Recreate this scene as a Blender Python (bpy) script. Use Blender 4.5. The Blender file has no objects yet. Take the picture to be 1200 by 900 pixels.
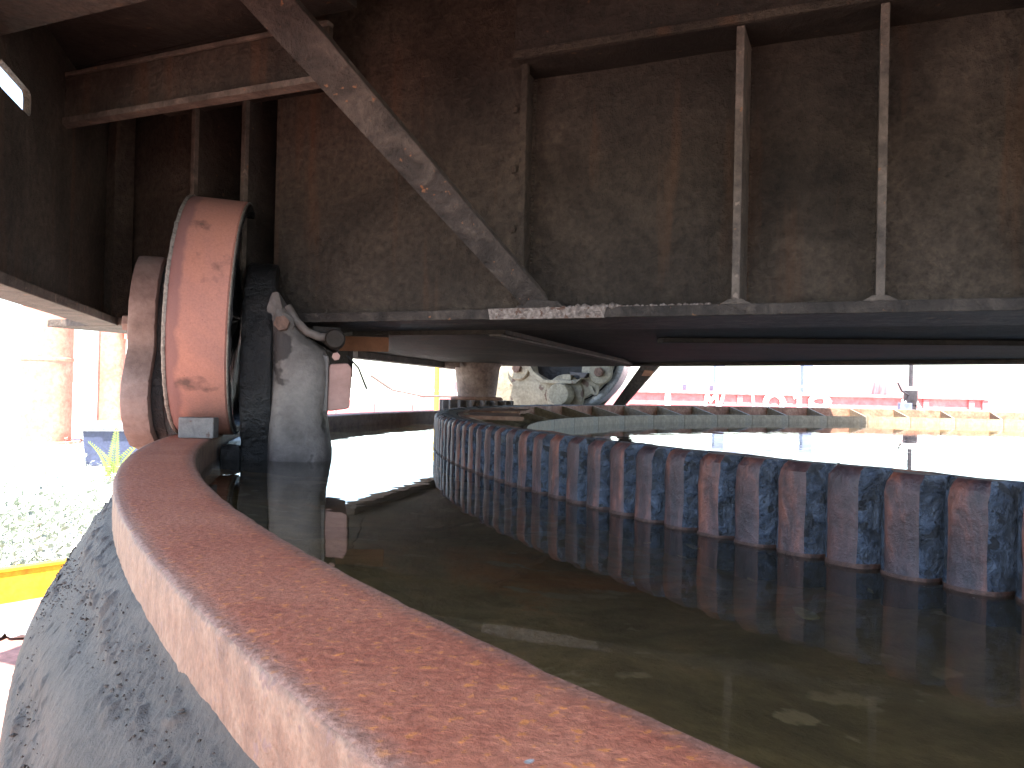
import bpy, bmesh, math, random
from mathutils import Vector, Matrix, noise
R = math.radians
random.seed(7)
scene = bpy.context.scene
col = scene.collection

# ------------------------------------------------------------------ camera
CAM_Z = 0.12
cam_d = bpy.data.cameras.new('camera')
cam_d.sensor_width = 36.0
cam_d.lens = 27.9
cam_d.clip_start = 0.02
cam_d.clip_end = 4000
cam = bpy.data.objects.new('camera', cam_d)
cam.matrix_world = Matrix.Translation((0, 0, CAM_Z)) @ Matrix.Rotation(R(90.51), 4, 'X') @ Matrix.Rotation(R(1.293), 4, 'Z')
col.objects.link(cam)
scene.camera = cam

# ------------------------------------------------------------------ sky, sun, exposure
SUN_AZ = R(-8)        # direction to the sun seen in plan, measured from -Y (behind the camera), + = right
SUN_EL = R(62)
to_sun = Vector((math.sin(SUN_AZ) * math.cos(SUN_EL), -math.cos(SUN_AZ) * math.cos(SUN_EL), math.sin(SUN_EL)))
world = bpy.data.worlds.new('World')
scene.world = world
world.use_nodes = True
wn = world.node_tree.nodes
sky = wn.new('ShaderNodeTexSky')
sky.sky_type = 'NISHITA'
sky.sun_disc = False
sky.sun_elevation = SUN_EL
sky.sun_rotation = math.atan2(to_sun.x, to_sun.y)
sky.air_density = 1.0
sky.dust_density = 1.6
wn['Background'].inputs['Strength'].default_value = 0.14
world.node_tree.links.new(sky.outputs[0], wn['Background'].inputs['Color'])
sun_d = bpy.data.lights.new('sun', 'SUN')
sun_d.energy = 5.0
sun_d.angle = R(0.53)
sun_d.color = (1.0, 0.95, 0.88)
sun = bpy.data.objects.new('sun', sun_d)
sun.rotation_euler = (-to_sun).to_track_quat('-Z', 'Y').to_euler()
col.objects.link(sun)
vs = scene.view_settings
vs.view_transform = 'Standard'
vs.look = 'None'
vs.exposure = 2.8
vs.gamma = 1.0
vs.use_curve_mapping = False
scene.cycles.max_bounces = 10
scene.cycles.diffuse_bounces = 6
scene.cycles.glossy_bounces = 5
scene.cycles.transparent_max_bounces = 12
scene.cycles.sample_clamp_indirect = 6.0

# ------------------------------------------------------------------ materials
def grime(name, cols, scale=6.0, rough=0.75, bump=0.3, bscale=60.0, spec=0.3, stretch=(1, 1, 1), fleck=None, fleck_amt=0.62, metallic=0.0, fine=0.35, bdist=0.004, chips=None, chip_amt=0.66, chip_scale=14, streak=None, vary=False):
    m = bpy.data.materials.new(name); m.use_nodes = True
    nt = m.node_tree; n = nt.nodes; l = nt.links
    b = n['Principled BSDF']
    tc = n.new('ShaderNodeTexCoord')
    if vary:
        oi = n.new('ShaderNodeObjectInfo'); va = n.new('ShaderNodeVectorMath'); va.operation = 'MULTIPLY_ADD'
        cb = n.new('ShaderNodeCombineXYZ')
        for q in range(3): l.new(oi.outputs['Random'], cb.inputs[q])
        va.inputs[1].default_value = (37, 23, 51); l.new(cb.outputs[0], va.inputs[0]); l.new(tc.outputs['Object'], va.inputs[2])
        class TC: outputs = {'Object': va.outputs[0]}
        tc = TC
    mp = n.new('ShaderNodeMapping'); mp.inputs['Scale'].default_value = stretch
    l.new(tc.outputs['Object'], mp.inputs['Vector'])
    a = n.new('ShaderNodeTexNoise'); a.inputs['Scale'].default_value = scale; a.inputs['Detail'].default_value = 8; a.inputs['Roughness'].default_value = 0.65
    a.inputs['Distortion'].default_value = 0.6
    l.new(mp.outputs[0], a.inputs['Vector'])
    r = n.new('ShaderNodeValToRGB')
    el = r.color_ramp.elements
    k = len(cols)
    lo, hi = 0.32, 0.68
    el[0].position = lo; el[0].color = (*cols[0], 1)
    el[1].position = hi; el[1].color = (*cols[-1], 1)
    for i in range(1, k - 1):
        e = el.new(lo + (hi - lo) * i / (k - 1)); e.color = (*cols[i], 1)
    l.new(a.outputs['Fac'], r.inputs['Fac'])
    c = r.outputs['Color']
    f = n.new('ShaderNodeTexNoise'); f.inputs['Scale'].default_value = bscale; f.inputs['Detail'].default_value = 6; f.inputs['Roughness'].default_value = 0.7
    l.new(tc.outputs['Object'], f.inputs['Vector'])
    if fine > 0:
        mr = n.new('ShaderNodeMapRange'); mr.inputs['From Min'].default_value = 0.3; mr.inputs['From Max'].default_value = 0.7
        mr.inputs['To Min'].default_value = 1 - fine; mr.inputs['To Max'].default_value = 1 + fine
        l.new(f.outputs['Fac'], mr.inputs['Value'])
        mx = n.new('ShaderNodeVectorMath'); mx.operation = 'SCALE'
        l.new(c, mx.inputs[0]); l.new(mr.outputs[0], mx.inputs['Scale'])
        c = mx.outputs[0]
    def speck(c, colr, amt, sc, width=0.04):
        s = n.new('ShaderNodeTexNoise'); s.inputs['Scale'].default_value = sc; s.inputs['Detail'].default_value = 4
        l.new(tc.outputs['Object'], s.inputs['Vector'])
        rr = n.new('ShaderNodeMapRange'); rr.inputs['From Min'].default_value = amt; rr.inputs['From Max'].default_value = amt + width
        l.new(s.outputs['Fac'], rr.inputs['Value'])
        mm = n.new('ShaderNodeMixRGB'); mm.inputs['Color2'].default_value = (*colr, 1)
        l.new(rr.outputs[0], mm.inputs['Fac']); l.new(c, mm.inputs['Color1'])
        return mm.outputs[0]
    if fleck: c = speck(c, fleck, fleck_amt, bscale * 0.9)
    if chips: c = speck(c, chips, chip_amt, chip_scale, 0.03)
    if streak:
        ms = n.new('ShaderNodeMapping'); ms.inputs['Scale'].default_value = (16, 16, 1.3); l.new(tc.outputs['Object'], ms.inputs['Vector'])
        s = n.new('ShaderNodeTexNoise'); s.inputs['Scale'].default_value = 1.0; s.inputs['Detail'].default_value = 5; l.new(ms.outputs[0], s.inputs['Vector'])
        rr = n.new('ShaderNodeMapRange'); rr.inputs['From Min'].default_value = .58; rr.inputs['From Max'].default_value = .80; rr.inputs['To Max'].default_value = .75
        l.new(s.outputs['Fac'], rr.inputs['Value'])
        mm = n.new('ShaderNodeMixRGB'); mm.inputs['Color2'].default_value = (*streak, 1); l.new(rr.outputs[0], mm.inputs['Fac']); l.new(c, mm.inputs['Color1']); c = mm.outputs[0]
    l.new(c, b.inputs['Base Color'])
    b.inputs['Roughness'].default_value = rough
    b.inputs['Specular IOR Level'].default_value = spec
    b.inputs['Metallic'].default_value = metallic
    if bump > 0:
        ad = n.new('ShaderNodeMath'); ad.operation = 'ADD'
        ml = n.new('ShaderNodeMath'); ml.operation = 'MULTIPLY'; ml.inputs[1].default_value = 1.5
        l.new(a.outputs['Fac'], ml.inputs[0]); l.new(ml.outputs[0], ad.inputs[0]); l.new(f.outputs['Fac'], ad.inputs[1])
        bp = n.new('ShaderNodeBump'); bp.inputs['Strength'].default_value = bump; bp.inputs['Distance'].default_value = bdist
        l.new(ad.outputs[0], bp.inputs['Height']); l.new(bp.outputs[0], b.inputs['Normal'])
    return m

M = {}
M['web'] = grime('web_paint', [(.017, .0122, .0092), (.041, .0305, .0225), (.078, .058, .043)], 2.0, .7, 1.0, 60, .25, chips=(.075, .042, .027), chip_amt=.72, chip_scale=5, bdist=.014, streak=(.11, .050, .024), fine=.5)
M['web_dark'] = grime('dark_shaded_paint', [(.010, .0075, .006), (.022, .0165, .013), (.038, .029, .022)], 4, .7, .8, 50, .22, fleck=(.08, .045, .025), fleck_amt=.69, bdist=.008)  # darker web colour: shade of recesses painted in; also dark fittings
M['edge'] = grime('pale_edge', [(.036, .027, .021), (.072, .055, .044), (.11, .085, .067)], 16, .65, .8, 70, .3, fleck=(.14, .075, .042), fleck_amt=.66, chips=(.15, .115, .09), chip_amt=.67, chip_scale=30, bdist=.006)  # lighter than the web paint, with pale chips and flecks
M['brace'] = grime('brace_paint', [(.014, .0105, .0085), (.034, .0255, .021), (.070, .053, .043)], 15, .65, 1.0, 70, .3, fleck=(.16, .075, .038), fleck_amt=.67, chips=(.25, .085, .025), chip_amt=.715, chip_scale=17, bdist=.007)
M['primer_bounce'] = grime('orange_primer_bounce', [(.20, .085, .045), (.29, .13, .07)], 9, .75, .2, 40, fine=.2)  # orange paint; also painted bounce light below the mounting plate
M['weld'] = grime('weld_rust', [(.07, .052, .044), (.15, .115, .098), (.27, .225, .195)], 80, .65, .9, 160, .4, fine=.45, chips=(.09, .045, .03), chip_amt=.60, chip_scale=110)
M['tread'] = grime('wheel_tread', [(.25, .122, .098), (.31, .142, .106), (.35, .155, .106)], 5, .72, .25, 220, .35, fine=.14, fleck=(.16, .05, .03), fleck_amt=.70)
M['burr'] = grime('rolled_burr', [(.14, .12, .10), (.24, .22, .19), (.10, .08, .07)], 60, .5, .6, 120, .4, metallic=.3)
M['grease_black'] = grime('black_grease', [(.004, .004, .0045), (.009, .0085, .009), (.02, .017, .016)], 14, .42, 1.0, 55, .4, fine=.5, bdist=.010)
M['casting'] = grime('casting_paint', [(.055, .045, .040), (.125, .105, .094), (.175, .150, .135)], 5, .6, .6, 50, .3, fine=.2, chips=(.035, .027, .024), chip_amt=.60, chip_scale=9, bdist=.006)
M['guard'] = grime('guard_paint', [(.13, .085, .07), (.19, .13, .11), (.24, .175, .15)], 9, .7, .4, 80, .25, fine=.15)
M['pinkbox'] = grime('bearing_box_paint', [(.30, .16, .13), (.36, .20, .165), (.40, .24, .20)], 8, .6, .3, 70, .3, fine=.1)
M['bolt'] = grime('rusty_bolt', [(.055, .03, .02), (.11, .06, .042), (.15, .095, .07)], 40, .65, .6, 120, .35)
M['block'] = grime('bare_steel_block', [(.085, .075, .072), (.125, .112, .105), (.15, .135, .125)], 25, .6, .4, 120, .35, fine=.2, chips=(.08, .045, .035), chip_amt=.64, chip_scale=50)
M['tip'] = grime('tooth_tip', [(.016, .012, .015), (.048, .022, .020), (.16, .050, .027)], 22, .44, .7, 80, .45, stretch=(1, 1, .3), fine=.5, bdist=.004, vary=True)
M['flank'] = grime('flank_grease_sky_tint', [(.007, .009, .014), (.027, .036, .053), (.060, .077, .11)], 50, .2, 1.0, 60, 1.0, fine=.6, bdist=.012, chips=(.006, .006, .008), chip_amt=.58, chip_scale=55, vary=True)  # grease, with the blue sky reflection tinted into its base colour
M['ringtop'] = grime('ring_top', [(.05, .043, .045), (.10, .08, .07), (.17, .11, .08)], 18, .6, .6, 80, .35)
M['ringback'] = grime('ring_back_rust', [(.10, .045, .03), (.20, .10, .065), (.27, .17, .12)], 9, .75, .5, 60, .2)
M['inner'] = grime('inner_wall_paint', [(.13, .095, .06), (.21, .165, .11), (.17, .145, .11)], 5, .6, .3, 50, .3, stretch=(1, 1, .3), chips=(.09, .05, .03), chip_amt=.64, chip_scale=10)
M['pinion'] = grime('pinion_paint', [(.10, .06, .045), (.17, .11, .085), (.24, .17, .14)], 10, .6, .4, 70, .3)
M['cream'] = grime('cream_paint', [(.13, .112, .078), (.20, .178, .128), (.24, .215, .16)], 8, .55, .4, 60, .35, chips=(.09, .055, .04), chip_amt=.64, chip_scale=11)
M['steelbright'] = grime('polished_rim', [(.38, .42, .46), (.50, .54, .58)], 20, .35, .2, 80, .5, metallic=.6)
M['bed'] = grime('basin_silt', [(.10, .095, .055), (.26, .22, .125), (.42, .33, .19), (.58, .28, .12)], 3.4, .9, .8, 18, .1, fleck=(.52, .46, .32), fleck_amt=.62, bdist=.01, chips=(.55, .49, .34), chip_amt=.64, chip_scale=9)
M['sunk'] = grime('waterlogged_wood', [(.16, .14, .10), (.30, .26, .19), (.38, .34, .26)], 26, .9, .5, 60, .1)
M['leaf'] = grime('sunken_leaf', [(.42, .42, .24), (.62, .60, .40)], 40, .8, .2, 80, .2)
M['deck'] = grime('red_oxide_deck', [(.26, .125, .10), (.32, .165, .135), (.30, .19, .165)], 3, .7, .3, 40, .3)
M['ground'] = grime('pale_gravel', [(.36, .35, .32), (.46, .45, .42), (.54, .53, .50)], 1.6, .9, .5, 14, .15)
M['yellow'] = grime('yellow_paint', [(.50, .32, .02), (.60, .40, .03), (.44, .24, .03)], 7, .55, .3, 40, .3, chips=(.22, .10, .04), chip_amt=.66, chip_scale=9)
M['orange'] = grime('orange_bracket', [(.36, .10, .02), (.48, .17, .04)], 20, .6, .3, 50)
M['post'] = grime('red_post', [(.34, .12, .08), (.42, .16, .11), (.48, .22, .16)], 1.5, .7, .3, 20, .25)
M['binblue'] = grime('blue_bin', [(.025, .03, .06), (.035, .045, .085)], 4, .4, .1, 40, .5)
M['binlid'] = grime('grey_lid', [(.30, .31, .33), (.38, .39, .41)], 4, .5, .1, 40, .4)
M['barge'] = grime('barge_red', [(.40, .10, .10), (.47, .13, .13), (.50, .17, .16)], 1.2, .6, .2, 12, .3)
M['white'] = grime('white_paint', [(.62, .62, .60), (.72, .72, .70)], 3, .6, .1, 20, .3)
M['greyblue'] = grime('grey_blue_steel', [(.10, .12, .18), (.15, .17, .23)], 2, .6, .1, 20, .3)
M['tank'] = grime('tank_rust', [(.22, .12, .11), (.32, .20, .19), (.40, .36, .38)], 2.5, .6, .2, 10, .3, stretch=(3, 3, .3))
M['darkmetal'] = grime('dark_metal', [(.02, .018, .02), (.04, .035, .04)], 10, .5, .2, 40, .4)
M['rubble'] = grime('grey_scrap', [(.13, .135, .15), (.20, .205, .22)], 12, .7, .6, 40, .3)
M['weed'] = grime('weed_leaf', [(.20, .24, .17), (.30, .33, .27), (.38, .40, .36)], 5, .7, 0, 30, .2, fine=.3)
M['lug'] = grime('lug_paint', [(.06, .047, .040), (.095, .076, .066), (.125, .104, .092)], 14, .65, .5, 80, .3, fine=.2)
M['tide'] = grime('tide_mark_rust', [(.03, .016, .012), (.06, .028, .018), (.10, .055, .04)], 60, .6, .5, 90, .3)
M['fern'] = grime('fern_leaf', [(.10, .15, .03), (.16, .20, .05)], 8, .6, 0, 30, .3)
M['rope'] = grime('cable', [(.06, .035, .03), (.09, .05, .04)], 10, .6, .1, 40)

def tread_tones():
    m = M['tread']; n = m.node_tree.nodes; l = m.node_tree.links; b = n['Principled BSDF']
    src = b.inputs['Base Color'].links[0].from_socket
    tc = n.new('ShaderNodeTexCoord'); sp = n.new('ShaderNodeSeparateXYZ'); l.new(tc.outputs['Object'], sp.inputs[0])
    nz = n.new('ShaderNodeTexNoise'); nz.inputs['Scale'].default_value = 14; nz.inputs['Detail'].default_value = 5; l.new(tc.outputs['Object'], nz.inputs['Vector'])
    ad = n.new('ShaderNodeMath'); ad.operation = 'MULTIPLY_ADD'; ad.inputs[1].default_value = .045; l.new(nz.outputs['Fac'], ad.inputs[0]); l.new(sp.outputs[0], ad.inputs[2])
    def rng(sock, a, c, hi):
        k = n.new('ShaderNodeMapRange'); k.inputs[1].default_value = a; k.inputs[2].default_value = c; k.inputs[4].default_value = hi; l.new(sock, k.inputs[0]); return k.outputs[0]
    m1 = n.new('ShaderNodeMixRGB'); m1.inputs[2].default_value = (.155, .078, .072, 1); l.new(src, m1.inputs[1]); l.new(rng(ad.outputs[0], .022, .012, .75), m1.inputs[0])  # darker purplish band towards the outer side of the tread
    nz2 = n.new('ShaderNodeTexNoise'); nz2.inputs['Scale'].default_value = 9; nz2.inputs['Detail'].default_value = 6; l.new(tc.outputs['Object'], nz2.inputs['Vector'])
    m2 = n.new('ShaderNodeMixRGB'); m2.inputs[2].default_value = (.05, .035, .03, 1); l.new(m1.outputs[0], m2.inputs[1]); l.new(rng(nz2.outputs['Fac'], .63, .70, .8), m2.inputs[0])
    l.new(m2.outputs[0], b.inputs['Base Color'])
tread_tones()
def tune_rail():
    """rail head: red rust on the running face, grey along both worn edges, ochre-pink outer wall (colours of the metal itself)"""
    m = bpy.data.materials.new('rail_rust'); m.use_nodes = True
    nt = m.node_tree; n = nt.nodes; l = nt.links; b = n['Principled BSDF']
    tc = n.new('ShaderNodeTexCoord'); sep = n.new('ShaderNodeSeparateXYZ'); l.new(tc.outputs['Object'], sep.inputs[0])
    def math_(op, a, bv=None):
        k = n.new('ShaderNodeMath'); k.operation = op
        for i, v in enumerate((a, bv)):
            if v is None: continue
            if isinstance(v, (int, float)): k.inputs[i].default_value = v
            else: l.new(v, k.inputs[i])
        return k.outputs[0]
    def noise_(s, det=6, rgh=.65):
        k = n.new('ShaderNodeTexNoise'); k.inputs['Scale'].default_value = s; k.inputs['Detail'].default_value = det; k.inputs['Roughness'].default_value = rgh
        l.new(tc.outputs['Object'], k.inputs['Vector']); return k.outputs['Fac']
    def ramp(v, stops):
        k = n.new('ShaderNodeValToRGB'); e = k.color_ramp.elements
        e[0].position, e[0].color = stops[0][0], (*stops[0][1], 1); e[1].position, e[1].color = stops[-1][0], (*stops[-1][1], 1)
        for p, c in stops[1:-1]: q = e.new(p); q.color = (*c, 1)
        l.new(v, k.inputs[0]); return k.outputs[0]
    def mix(fac, a, c):
        k = n.new('ShaderNodeMixRGB'); l.new(fac, k.inputs[0])
        for i, v in ((1, a), (2, c)):
            if isinstance(v, tuple): k.inputs[i].default_value = (*v, 1)
            else: l.new(v, k.inputs[i])
        return k.outputs[0]
    def rng(v, a, c, d=0., e=1.):
        k = n.new('ShaderNodeMapRange'); k.inputs[1].default_value = a; k.inputs[2].default_value = c; k.inputs[3].default_value = d; k.inputs[4].default_value = e
        l.new(v, k.inputs[0]); return k.outputs[0]
    rr = math_('SQRT', math_('ADD', math_('MULTIPLY', sep.outputs[0], sep.outputs[0]), math_('MULTIPLY', sep.outputs[1], sep.outputs[1])))
    big = noise_(9); mid = noise_(150); fine = noise_(260, 4); grit = noise_(120, 3, .5)
    top = ramp(mid, [(.28, (.16, .046, .026)), (.45, (.265, .084, .048)), (.58, (.31, .105, .060)), (.76, (.38, .155, .095))])
    top = mix(rng(big, .44, .62), top, ramp(mid, [(.3, (.28, .100, .060)), (.7, (.37, .15, .088))]))
    top = mix(math_('MULTIPLY', rng(noise_(150, 3, .55), .60, .66), .85), top, (.46, .165, .045))      # orange flecks
    top = mix(rng(noise_(26, 2), .765, .775), top, (.25, .24, .23))                # bare scuffs
    # worn edges
    e_in = rng(math_('ADD', rr, math_('MULTIPLY', mid, .010)), 3.986, 3.974)
    e_out = rng(math_('ADD', rr, math_('MULTIPLY', mid, -.012)), 4.048, 4.060)
    grey = ramp(fine, [(.35, (.13, .088, .066)), (.62, (.19, .145, .115))])
    top = mix(math_('MULTIPLY', math_('MAXIMUM', e_in, e_out), .6), top, grey)
    wall = ramp(noise_(34), [(.32, (.10, .054, .036)), (.5, (.165, .096, .063)), (.68, (.205, .135, .092))])
    wall = mix(rng(grit, .63, .67), wall, (.14, .085, .07))
    nz = n.new('ShaderNodeNewGeometry'); s2 = n.new('ShaderNodeSeparateXYZ'); l.new(nz.outputs['True Normal'], s2.inputs[0])
    c = mix(rng(s2.outputs[2], .35, .75), wall, top)
    vm = n.new('ShaderNodeVectorMath'); vm.operation = 'SCALE'; l.new(c, vm.inputs[0]); l.new(rng(fine, .3, .7, .72, 1.28), vm.inputs['Scale'])
    l.new(vm.outputs[0], b.inputs['Base Color'])
    b.inputs['Roughness'].default_value = .62; b.inputs['Specular IOR Level'].default_value = .35
    bp = n.new('ShaderNodeBump'); bp.inputs['Strength'].default_value = .6; bp.inputs['Distance'].default_value = .0016
    l.new(math_('ADD', math_('MULTIPLY', mid, 1.2), math_('ADD', fine, grit)), bp.inputs['Height']); l.new(bp.outputs[0], b.inputs['Normal'])
    return m
M['rail'] = tune_rail()
M['skirt'] = grime('dried_grease', [(.032, .027, .0235), (.046, .040, .0345), (.063, .0545, .047)], 6, .65, .8, 110, .3, fine=.3, bdist=.004)

def water_mat():
    m = bpy.data.materials.new('still_water'); m.use_nodes = True
    nt = m.node_tree; n = nt.nodes; l = nt.links
    n.remove(n['Principled BSDF'])
    out = n['Material Output']
    fr = n.new('ShaderNodeFresnel'); fr.inputs['IOR'].default_value = 1.34
    tr = n.new('ShaderNodeBsdfTransparent'); tr.inputs['Color'].default_value = (.85, .84, .72, 1)
    gl = n.new('ShaderNodeBsdfGlossy'); gl.inputs['Roughness'].default_value = .012; gl.inputs['Color'].default_value = (.96, .97, .98, 1)
    mx = n.new('ShaderNodeMixShader')
    tc = n.new('ShaderNodeTexCoord'); nz = n.new('ShaderNodeTexNoise'); nz.inputs['Scale'].default_value = 9; nz.inputs['Detail'].default_value = 2
    l.new(tc.outputs['Object'], nz.inputs['Vector'])
    bp = n.new('ShaderNodeBump'); bp.inputs['Strength'].default_value = .05; bp.inputs['Distance'].default_value = .01
    l.new(nz.outputs['Fac'], bp.inputs['Height'])
    l.new(bp.outputs[0], gl.inputs['Normal']); l.new(bp.outputs[0], fr.inputs['Normal'])
    df = n.new('ShaderNodeBsdfDiffuse'); df.inputs['Color'].default_value = (.062, .055, .034, 1)     # suspended silt
    m2 = n.new('ShaderNodeMixShader'); m2.inputs[0].default_value = .22
    l.new(tr.outputs[0], m2.inputs[1]); l.new(df.outputs[0], m2.inputs[2])
    l.new(fr.outputs[0], mx.inputs[0]); l.new(m2.outputs[0], mx.inputs[1]); l.new(gl.outputs[0], mx.inputs[2])
    l.new(mx.outputs[0], out.inputs['Surface'])
    return m
M['water'] = water_mat()

# ------------------------------------------------------------------ helpers
def thing(name, label, cat, loc=(0, 0, 0), rz=0, group=None):
    o = bpy.data.objects.new(name, None); o.empty_display_size = .05
    col.objects.link(o); o.location = loc; o.rotation_euler = (0, 0, rz)
    o['label'] = label; o['category'] = cat
    if group: o['group'] = group
    return o
def link(name, me, mats, parent=None, loc=None, rot=None):
    o = bpy.data.objects.new(name, me)
    if mats is not None and len(me.materials) == 0:
        for mm in (mats if isinstance(mats, (list, tuple)) else [mats]): me.materials.append(M[mm] if isinstance(mm, str) else mm)
    col.objects.link(o)
    if parent: o.parent = parent
    if loc: o.location = loc
    if rot: o.rotation_euler = rot
    return o
def finish(bm, smooth=None):
    bmesh.ops.recalc_face_normals(bm, faces=bm.faces)
    me = bpy.data.meshes.new('mesh'); bm.to_mesh(me); bm.free()
    if smooth is not None:
        me.polygons.foreach_set('use_smooth', [True] * len(me.polygons))
        try: me.set_sharp_from_angle(angle=R(smooth))
        except Exception: pass
    return me
def prism(bm, pts, axis, a, b, bev=0.0):
    """extrude polygon pts (2-D) along axis ('x','y','z') from a to b"""
    def mk(p, t):
        return {'x': (t, p[0], p[1]), 'y': (p[0], t, p[1]), 'z': (p[0], p[1], t)}[axis]
    v0 = [bm.verts.new(mk(p, a)) for p in pts]; v1 = [bm.verts.new(mk(p, b)) for p in pts]
    fs = [bm.faces.new(v0), bm.faces.new(v1[::-1])]
    k = len(pts)
    for i in range(k): fs.append(bm.faces.new((v0[i], v0[(i + 1) % k], v1[(i + 1) % k], v1[i])))
    if bev > 0:
        bmesh.ops.recalc_face_normals(bm, faces=fs)
        es = {e for f in fs for e in f.edges}
        bmesh.ops.bevel(bm, geom=list(es), offset=bev, segments=2, affect='EDGES', profile=.6, clamp_overlap=True)
def boxm(x0, x1, y0, y1, z0, z1, bev=.003):
    bm = bmesh.new(); prism(bm, [(x0, y0), (x1, y0), (x1, y1), (x0, y1)], 'z', z0, z1, bev); return finish(bm)
def box(name, x0, x1, y0, y1, z0, z1, mat, parent, bev=.003):
    return link(name, boxm(x0, x1, y0, y1, z0, z1, bev), mat, parent)
def poly(name, pts, axis, a, b, mat, parent, bev=.003, smooth=None):
    bm = bmesh.new(); prism(bm, pts, axis, a, b, bev); return link(name, finish(bm, smooth), mat, parent)
def lathe(bm, prof, axis='z', seg=48, a0=0, a1=2 * math.pi, jit=None):
    """revolve profile [(r, h)] about an axis"""
    full = abs(a1 - a0 - 2 * math.pi) < 1e-6
    rows = []
    for i in range(seg if full else seg + 1):
        a = a0 + (a1 - a0) * i / seg
        row = []
        for j, (r, h) in enumerate(prof):
            if jit: r, h = jit(i, j, a, r, h)
            c, s = r * math.cos(a), r * math.sin(a)
            row.append(bm.verts.new({'z': (c, s, h), 'x': (h, c, s), 'y': (c, h, s)}[axis]))
        rows.append(row)
    m = len(rows)
    for i in range(m if full else m - 1):
        A, B = rows[i], rows[(i + 1) % m]
        for j in range(len(prof) - 1):
            try: bm.faces.new((A[j], B[j], B[j + 1], A[j + 1]))
            except ValueError: pass
    return rows
def lathed(name, prof, mat, parent, axis='z', seg=48, smooth=35, jit=None, loc=None, close=True):
    bm = bmesh.new(); rows = lathe(bm, prof, axis, seg, jit=jit)
    if close:
        for j in (0, -1):
            if prof[j][0] > 1e-6:
                try: bm.faces.new([r[j] for r in rows])
                except ValueError: pass
    bmesh.ops.remove_doubles(bm, verts=bm.verts, dist=1e-6)
    return link(name, finish(bm, smooth), mat, parent, loc)
def tube_mesh(pts, rad, seg=8, taper=1.0):
    bm = bmesh.new(); rows = []
    P = [Vector(p) for p in pts]
    for i, p in enumerate(P):
        d = (P[min(i + 1, len(P) - 1)] - P[max(i - 1, 0)]).normalized()
        u = d.cross(Vector((0, 0, 1)))
        if u.length < 1e-3: u = d.cross(Vector((0, 1, 0)))
        u.normalize(); v = d.cross(u)
        r = rad * (1 + (taper - 1) * i / max(1, len(P) - 1))
        rows.append([bm.verts.new(p + (u * math.cos(2 * math.pi * k / seg) + v * math.sin(2 * math.pi * k / seg)) * r) for k in range(seg)])
    for A, B in zip(rows, rows[1:]):
        for k in range(seg): bm.faces.new((A[k], A[(k + 1) % seg], B[(k + 1) % seg], B[k]))
    bm.faces.new(rows[0][::-1]); bm.faces.new(rows[-1])
    return finish(bm, 50)
def tube(name, pts, rad, mat, parent, seg=8, taper=1.0): return link(name, tube_mesh(pts, rad, seg, taper), mat, parent)
def hexbolt(name, x, y, z, axis, r, h, parent, mat='bolt'):
    bm = bmesh.new()
    pts = [(r * math.cos(R(60 * k + 12)), r * math.sin(R(60 * k + 12))) for k in range(6)]
    prism(bm, pts, axis, 0, h, r * .12)
    return link(name, finish(bm), mat, parent, (x, y, z))
def structure(o): o['kind'] = 'structure'; return o
def stuff(o): o['kind'] = 'stuff'; return o
def tag(o, label, cat, group=None):
    o['label'] = label; o['category'] = cat
    if group: o['group'] = group
    return o
def N3(x, y, z): return noise.noise(Vector((x, y, z)))

def up(me):
    if me.polygons[0].normal.z < 0: me.flip_normals()
CX, CY = 3.1764, 2.7468          # centre of the slewing ring
WATER = -0.0525

# ------------------------------------------------------------------ ground, deck, basin, water
bm = bmesh.new()
bmesh.ops.create_grid(bm, x_segments=2, y_segments=2, size=600)
structure(link('ground', finish(bm), 'ground', None, (0, 0, -.66)))
bm = bmesh.new()
prism(bm, [(-2.6, -7), (14, -7), (14, 10.5), (-.4, 10.5), (-1.05, 3.65), (-1.78, 2.75)], 'z', -.72, -.63)
structure(link('deck', finish(bm), 'deck'))
bm = bmesh.new(); lathe(bm, [(0.001, 0), (1.2, 0), (2.4, 0), (3.0, .0)] + [(3.3 + .0663 * k, .010 * max(0, k - 6) / 4) for k in range(11)], seg=360)
for v in bm.verts:
    v.co.z += .016 * N3(v.co.x * 3, v.co.y * 3, 0) + .01 * N3(v.co.x * 11, v.co.y * 11, 4)
structure(link('basin_floor', finish(bm, 60), 'bed', None, (CX, CY, -.086)))
bm = bmesh.new()
lathe(bm, [(3.394, 0), (3.9625, 0)], seg=240)
me = finish(bm); up(me)
structure(link('trough_water', me, 'water', None, (CX, CY, WATER)))
bm = bmesh.new()
lathe(bm, [(.001, 0), (1.5, 0), (3.118, 0)], seg=200)
me = finish(bm); up(me)
structure(link('basin_water', me, 'water', None, (CX, CY, WATER)))

# ------------------------------------------------------------------ circular rail on its greasy kerb
def ring_angles(f0, f1, fine, coarse):
    a = []; t = 0.0
    while t < 360:
        a.append(R(t)); t += fine if f0 <= t < f1 else coarse
    return a
rail_t = thing('circular_rail', 'rust red circular crane rail standing on a dark greasy kerb', 'rail', (CX, CY, 0))
def ringmesh(angs, prof, fn):
    bm = bmesh.new(); rows = []
    for a in angs:
        row = []
        for j, (r, z) in enumerate(prof):
            r2, z2 = fn(a, j, r, z)
            row.append(bm.verts.new((r2 * math.cos(a), r2 * math.sin(a), z2)))
        rows.append(row)
    k = len(rows)
    for i in range(k):
        A, B = rows[i], rows[(i + 1) % k]
        for j in range(len(prof) - 1): bm.faces.new((A[j], A[j + 1], B[j + 1], B[j]))
    return bm
angs = ring_angles(183, 233, .06, 1.0)
prof = [(3.9637, -.26), (3.9637, -.068), (3.9637, -.007), (3.9655, -.0022), (3.9700, 0), (3.990, 0), (4.01, 0), (4.03, 0), (4.050, 0), (4.0640, -.0002), (4.0678, -.0014), (4.0690, -.0045), (4.0690, -.02), (4.0690, -.034), (4.0690, -.075)]
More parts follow.
